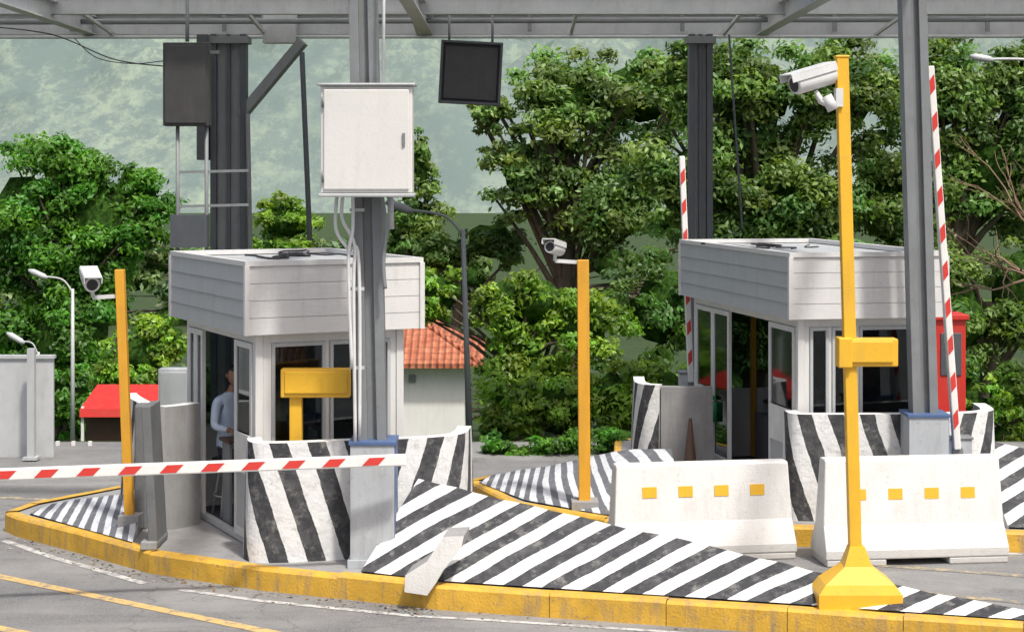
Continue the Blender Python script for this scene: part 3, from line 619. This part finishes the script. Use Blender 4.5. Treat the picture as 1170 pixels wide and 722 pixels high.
def tree(name,lobes,base,Y,col,seed,leaf=.1,dens=1.0,trunk=.2,K=38):
    leaf=leaf*.84
    rs=np.random.RandomState(seed); s=F/Y; C=[];Nn=[];S=[];Co=[]; cores=[]; col=np.array(col)
    for (px,py,rx,rz) in lobes:
        c0=np.array(d(px,py,Y)); rad=np.array([rx/s,min(rx,rz*1.2)/s*.85,rz/s]); mr=rad.mean()
        for k in range(K):
            u=unit(rs,1)[0]; 
            if u[1]>.3: u[1]*=-1
            rr=rs.uniform(.45,1)**.6; c=c0+u*rad*rr*.86; cr=mr*rs.uniform(.13,.31)
            n=int(dens*6.0*cr*cr/(leaf*leaf*.9))+25
            v=unit(rs,n); rf=1.05*rs.rand(n)**.38; st=rs.rand(n)<.13; rf[st]*=rs.uniform(1.05,1.5,st.sum())
            bump_=1+.25*np.sin(v[:,0]*5+k)*np.cos(v[:,2]*6+k*2)
            P=c+v*(rf*bump_)[:,None]*cr*np.array([1.1,1.1,.62])
            P[:,2]-=.12*((P[:,0]-c[0])**2+(P[:,1]-c[1])**2)/max(cr,.2)
            C.append(P); nn_=v*.7+unit(rs,n)*.8+np.array([0,-.15,.45]); Nn.append(nn_/np.linalg.norm(nn_,axis=1,keepdims=True))
            S.append(leaf*rs.uniform(.55,1.35,n))
            br=rs.uniform(.6,1.45); yel=rs.uniform(-.1,.3)
            cl=col[None,:]*(br*rs.uniform(.65,1.35,n))[:,None]; cl[:,0]*=1+yel; cl[:,2]*=1-yel*.5
            Co.append(cl); cores.append((c,cr*.40))
        cores.append((c0,None,rad*.50))
    C=np.concatenate(C);Nn=np.concatenate(Nn);S=np.concatenate(S);Co=np.concatenate(Co); n=len(C)
    t=unit(rs,n); t[:,2]-=.4; t-=Nn*(t*Nn).sum(1,keepdims=True); t/=np.linalg.norm(t,axis=1,keepdims=True); bt=np.cross(Nn,t)
    V=np.empty((n,4,3)); S1=S[:,None]
    V[:,0]=C-t*S1; V[:,1]=C+bt*S1*.45+Nn*S1*.12; V[:,2]=C+t*S1; V[:,3]=C-bt*S1*.45+Nn*S1*.12
    V=V.reshape(-1,3); nv=len(V); colv=np.repeat(Co,4,axis=0)
    cv=[];cf=[];off=nv
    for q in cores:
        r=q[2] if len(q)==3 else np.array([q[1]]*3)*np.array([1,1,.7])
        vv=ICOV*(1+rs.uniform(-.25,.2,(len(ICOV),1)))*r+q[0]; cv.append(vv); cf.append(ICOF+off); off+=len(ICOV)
    cv=np.concatenate(cv); cf=np.concatenate(cf)
    allv=np.concatenate([V,cv]); me=bpy.data.meshes.new(name)
    tb=B(); bx=(base-CX)/s; zb=hz(Y); c0=np.mean([np.array(d(l[0],l[1],Y)) for l in lobes],axis=0)
    top=Vector(c0); b0=Vector((bx,Y,zb-.3)); mid=b0.lerp(top,.45)+Vector((rs.uniform(-.2,.2),0,0))
    tb.tube(smoothpath([b0,mid,top],4),[trunk*(1.25-.07*i) for i in range(9)],BARK,9)
    for q in cores[::5]:
        e_=Vector(q[0]); mm=mid.lerp(top,rs.uniform(0,.8)); h=mm.lerp(e_,.5)+Vector((0,0,.15)); tb.tube([mm,h,e_],[trunk*.4,trunk*.22,trunk*.08],BARK,6,False)
    tv=np.array(tb.v); o2=len(allv); allv=np.concatenate([allv,tv])
    quads=np.arange(nv).reshape(-1,4)
    loops=np.concatenate([quads.ravel(),cf.ravel()]+[np.array(f)+o2 for f in tb.f]).astype(np.int32)
    sizes=np.concatenate([np.full(n,4),np.full(len(cf),3),np.array([len(f) for f in tb.f])]); starts=np.concatenate([[0],np.cumsum(sizes)[:-1]])
    me.vertices.add(len(allv)); me.vertices.foreach_set('co',allv.ravel().astype(np.float32))
    me.loops.add(len(loops)); me.loops.foreach_set('vertex_index',loops)
    me.polygons.add(len(sizes)); me.polygons.foreach_set('loop_start',starts.astype(np.int32))
    me.polygons.foreach_set('material_index',np.concatenate([np.zeros(n),np.ones(len(cf)),np.full(len(tb.f),2)]).astype(np.int32))
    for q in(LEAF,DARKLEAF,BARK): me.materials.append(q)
    me.update(calc_edges=True); me.validate()
    a=me.color_attributes.new('col','FLOAT_COLOR','POINT'); cd=np.ones((len(me.vertices),4),dtype=np.float32); cd[:nv,:3]=colv; a.data.foreach_set('color',cd.ravel())
    ob=bpy.data.objects.new(name,me); sc.collection.objects.link(ob); return n
G1=(.085,.245,.030);G2=(.125,.235,.060);G3=(.19,.35,.045);G4=(.085,.185,.042);G5=(.16,.28,.085)
tot=0
tot+=tree('broadleaf_tree',[(35,260,80,115),(115,260,78,100),(75,390,95,90),(165,240,42,65),(80,200,50,55)],80,60,G1,1,.13,1,.3)
tot+=tree('shrub',[(165,405,50,50),(135,430,35,35),(195,390,30,40)],165,46,G3,2,.09,1,.1,20)
tot+=tree('shrub',[(30,440,80,50),(95,450,40,45),(110,490,60,30)],50,56,G1,3,.12,1,.1,18)
tot+=tree('broadleaf_tree',[(330,250,48,44),(300,300,70,50)],330,72,G3,4,.15,1,.2,18)
tot+=tree('broadleaf_tree',[(472,260,48,70),(480,190,26,50),(440,330,60,60)],480,66,G2,5,.14,1,.25,20)
tot+=tree('broadleaf_tree',[(645,120,85,75),(730,105,80,70),(600,195,60,60),(700,230,110,80),(560,130,30,30)],650,56,G5,6,.13,1,.35)
tot+=tree('broadleaf_tree',[(860,110,95,80),(800,210,90,90),(960,110,90,80),(900,230,110,80),(790,90,60,50)],880,50,G2,7,.12,1,.4)
tot+=tree('broadleaf_tree',[(1070,110,100,80),(1140,190,90,120),(1020,230,90,90),(1170,90,60,60)],1080,52,G2,8,.12,1,.4)
tot+=tree('broadleaf_tree',[(760,350,80,85),(860,350,100,80),(970,340,90,80)],850,45,G4,9,.11,1,.3,26)
tot+=tree('broadleaf_tree',[(1090,360,80,90),(1170,330,70,80)],1120,43,G2,10,.10,1,.25,24)
tot+=tree('broadleaf_tree',[(600,345,90,52),(665,375,65,60),(500,335,50,38),(600,425,70,50)],610,40,G3,11,.09,1,.2,26)
tot+=tree('broadleaf_tree',[(500,290,55,38),(560,275,50,40)],510,58,G4,12,.12,1,.2,18)
tot+=tree('shrub',[(590,465,50,50),(640,465,55,55),(700,455,55,60),(570,500,35,32),(760,450,50,60)],620,33,G3,13,.08,1,.08,22)
tot+=tree('shrub',[(575,515,45,24),(640,512,60,30),(705,508,50,32)],640,24.9,G1,14,.05,.9,.03,20)
tot+=tree('shrub',[(1150,445,38,40),(1120,470,30,30),(1185,470,40,40),(1150,500,45,30)],1150,29,G3,15,.06,1,.06,18)
tot+=tree('shrub',[(x,450+12*math.sin(x),75,62) for x in list(range(-30,400,95))+list(range(640,1300,95))],470,64,G4,16,.15,1,.06,14)
rs=random.Random(5)
tot+=tree('distant_trees',[(rs.uniform(150,1300),rs.uniform(285,330),rs.uniform(40,60),rs.uniform(25,40)) for k in range(16)]+[(x,300+rs.uniform(-12,15),45,32) for x in range(180,580,45)]+[(x,365+rs.uniform(-8,8),60,45) for x in range(-40,1240,80)],500,110,(.13,.22,.09),17,.34,.9,.3,10)
print('leaves',tot)
b=B(); rr=random.Random(11)
def branch(p,dv,L,r,dep):
    pts=[p]; q=p; dd=dv
    for k in range(4):
        dd=(dd+Vector((rr.uniform(-.25,.25),rr.uniform(-.25,.25),rr.uniform(-.15,.2)))).normalized(); q=q+dd*L/4; pts.append(q)
    b.tube(pts,[r*(1-.12*i) for i in range(5)],TWIG,6,False)
    if dep>0:
        for k in range(rr.choice([2,3,3])):
            a=pts[rr.choice([2,3,4])]; nd=(dd+Vector((rr.uniform(-.8,.7),rr.uniform(-.6,.6),rr.uniform(-.5,.6)))).normalized(); branch(a,nd,L*rr.uniform(.6,.85),r*.55,dep-1)
p=Vector((10.9,34,hz(34)-.2)); branch(p,Vector((-.05,0,1)),3.2,.11,0); q=p+Vector((0,0,3.0))
for dv in((-.6,0,.9),(-.1,.2,1),(-.9,-.1,.45),(-.35,-.2,1),(.4,0,.9)): branch(q+Vector((0,0,rr.uniform(-.4,.2))),Vector(dv).normalized(),1.6,.06,3)
b.obj('bare_tree')
# ---------------------------------------------------------------- person seated in booth 1
def skin(name,V,E,Rr,levels=1):
    me=bpy.data.meshes.new(name); me.from_pydata(V,E,[]); o=bpy.data.objects.new(name,me); sc.collection.objects.link(o)
    o.modifiers.new('s','SKIN')
    for i,r_ in enumerate(Rr):
        me.skin_vertices[0].data[i].radius=(r_[0],r_[1]) if isinstance(r_,tuple) else (r_,r_)
    me.skin_vertices[0].data[0].use_root=True
    o.modifiers.new('ss','SUBSURF').levels=levels; o.modifiers['ss'].render_levels=levels
    dg=bpy.context.evaluated_depsgraph_get(); me2=bpy.data.meshes.new_from_object(o.evaluated_get(dg)); bpy.data.objects.remove(o)
    return me2
SKIN_=plain('skin',(.36,.19,.12),.5); SHIRT=plain('light_blue_shirt',(.60,.70,.84),.8); TROU=plain('dark_trousers',(.03,.035,.05),.8); HAIR=plain('dark_hair',(.012,.01,.009),.5)
V=[(0,0,.72),(0,0,.92),(0,-.03,1.12),(0,-.05,1.27),(0,-.06,1.37),(0,-.08,1.44)]
E=[(0,1),(1,2),(2,3),(3,4),(4,5)]; Rr=[(.16,.12),(.14,.11),(.17,.11),(.10,.08),.052,.05]
for s in(-1,1):
    k=len(V); V+=[(s*.18,-.04,1.25),(s*.25,-.12,.99),(s*.17,-.36,.97)]; E+=[(3,k),(k,k+1),(k+1,k+2)]; Rr+=[.062,.047,.030]
    k=len(V); V+=[(s*.10,-.06,.70),(s*.14,-.46,.68),(s*.13,-.44,.26),(s*.13,-.46,.12),(s*.14,-.62,.07)]; E+=[(0,k),(k,k+1),(k+1,k+2),(k+2,k+3),(k+3,k+4)]; Rr+=[.095,.07,.05,.045,.04]
me=skin('body',V,E,Rr,2)
for mm in(SHIRT,SKIN_,TROU,BLACK): me.materials.append(mm)
for p in me.polygons:
    c=p.center; p.use_smooth=True
    if c.z>1.34: p.material_index=1
    elif c.z<.16: p.material_index=3
    elif c.z<.76: p.material_index=2
    elif c.y<-.33 and c.z>.8: p.material_index=1
    else: p.material_index=0
e=empty('seated_attendant')
loc=Matrix.Translation((-2.55,17.4,ISL))@Matrix.Rotation(math.radians(26.7),4,'Z')@Vector((.30,1.76,.03))
e.location=loc; e.rotation_euler[2]=math.radians(26.7+8)
o=bpy.data.objects.new('body',me); sc.collection.objects.link(o); o.parent=e
bm=bmesh.new(); bmesh.ops.create_uvsphere(bm,u_segments=24,v_segments=18,radius=.1)
for v in bm.verts:
    x,y,zz=v.co; v.co.x*=.80; v.co.z*=1.18
    if y<0: v.co.y*=.95
    if zz<-.02: v.co.x*=1-.25*min(1,(-zz-.02)/.08); v.co.y=v.co.y*(.9) - .008
    if y<-.085 and -.03<zz<.012 and abs(x)<.022: v.co.y-=.022*(1-abs(x)/.022)
    if y<-.07 and .012<zz<.035 and .018<abs(x)<.05: v.co.y+=.008
me=bpy.data.meshes.new('head'); bm.to_mesh(me); bm.free(); me.materials.append(SKIN_); me.materials.append(HAIR)
for p in me.polygons:
    p.use_smooth=True; c=p.center
    if c.z>.065 or (c.y>.0 and c.z>-.03): p.material_index=1
o=bpy.data.objects.new('head',me); sc.collection.objects.link(o); o.parent=e; o.location=(0,-.10,1.53); o.rotation_euler[0]=.2
b=B()
for s in(-1,1):
    b.tube([(s*.03,-.183,1.545),(s*.03,-.190,1.545)],.008,BLACK,8); b.tube([(s*.08,-.09,1.50),(s*.086,-.085,1.53),(s*.08,-.09,1.55)],[.008,.016,.008],SKIN_,8); b.box((s*.03,-.192,1.562),(.03,.006,.005),HAIR)
b.box((0,-.185,1.475),(.04,.008,.008),plain('lips',(.3,.1,.08)))
b.obj('face_details',e)
for s in(-1,1):
    w=Vector((s*.17,-.36,.97)); VV=[tuple(w),tuple(w+Vector((-s*.005,-.05,-.01)))]; EE=[(0,1)]; RR=[.026,(.034,.016)]
    for k,(ox,l) in enumerate(((-.028,.062),(-.010,.072),(.010,.068),(.028,.052))):
        i=len(VV); p=w+Vector((ox,-.075,-.012)); VV+=[tuple(p),tuple(p+Vector((0,-l*.5,-.004))),tuple(p+Vector((0,-l,-.022)))]; EE+=[(1,i),(i,i+1),(i+1,i+2)]; RR+=[.010,.009,.007]
    i=len(VV); p=w+Vector((-s*.034,-.04,-.01)); VV+=[tuple(p),tuple(p+Vector((-s*.02,-.035,-.01)))]; EE+=[(1,i),(i,i+1)]; RR+=[.011,.009]
    me=skin('hand',VV,EE,RR,1); me.materials.append(SKIN_)
    for p in me.polygons: p.use_smooth=True
    o=bpy.data.objects.new('hand',me); sc.collection.objects.link(o); o.parent=e
b=B(); b.bb(.08,.62,1.12,1.46,.895,.93,WOOD); b.bb(.1,.13,1.16,1.41,.04,.893,STEEL); b.bb(.57,.60,1.16,1.41,.04,.893,STEEL); b.obj('writing_ledge',b1)
e2=empty('office_stool',loc,math.radians(26.7)); b=B(); b.tube([(0,0,.57),(0,0,.58),(0,0,.615),(0,0,.625)],[.17,.2,.2,.17],BLACK,18); 
for k in range(4):
    a=math.pi/4+k*math.pi/2; b.tube([(math.cos(a)*.12,math.sin(a)*.12,.57),(math.cos(a)*.22,math.sin(a)*.22,.0)],.014,STEELL,8)
b.tube([(math.cos(a)*.18,math.sin(a)*.18,.22) for a in np.linspace(0,2*math.pi,17)],.009,STEELL,6); b.obj('seat_and_legs',e2)
# ---------------------------------------------------------------- light, world, camera
el=math.radians(60); az=math.radians(150)
sd=Vector((math.sin(az)*math.cos(el),math.cos(az)*math.cos(el),math.sin(el)))
w=bpy.data.worlds.new('World'); sc.world=w; w.use_nodes=True; nt=w.node_tree; nt.nodes.clear()
sky=nt.nodes.new('ShaderNodeTexSky'); sky.sky_type='NISHITA'; sky.sun_disc=False; sky.sun_elevation=el; sky.sun_rotation=az; sky.dust_density=6; sky.air_density=1.0; sky.ozone_density=.8
bg=nt.nodes.new('ShaderNodeBackground'); bg.inputs[1].default_value=.15; out=nt.nodes.new('ShaderNodeOutputWorld'); nt.links.new(sky.outputs[0],bg.inputs[0]); nt.links.new(bg.outputs[0],out.inputs[0])
L=bpy.data.lights.new('sun','SUN'); L.energy=3.6; L.angle=math.radians(4); L.color=(1,.965,.90); lo=bpy.data.objects.new('sun',L); sc.collection.objects.link(lo); lo.rotation_euler=(-sd).to_track_quat('-Z','Y').to_euler()
cam=bpy.data.cameras.new('camera'); cam.sensor_width=36; cam.lens=F/1170*36; cam.shift_y=-(361-HY)/1170; cam.clip_end=5000; co=bpy.data.objects.new('camera',cam); sc.collection.objects.link(co); co.location=(0,0,HC); co.rotation_euler=(math.pi/2,0,0); sc.camera=co
sc.view_settings.view_transform='Standard'; sc.view_settings.look='None'; sc.view_settings.exposure=0
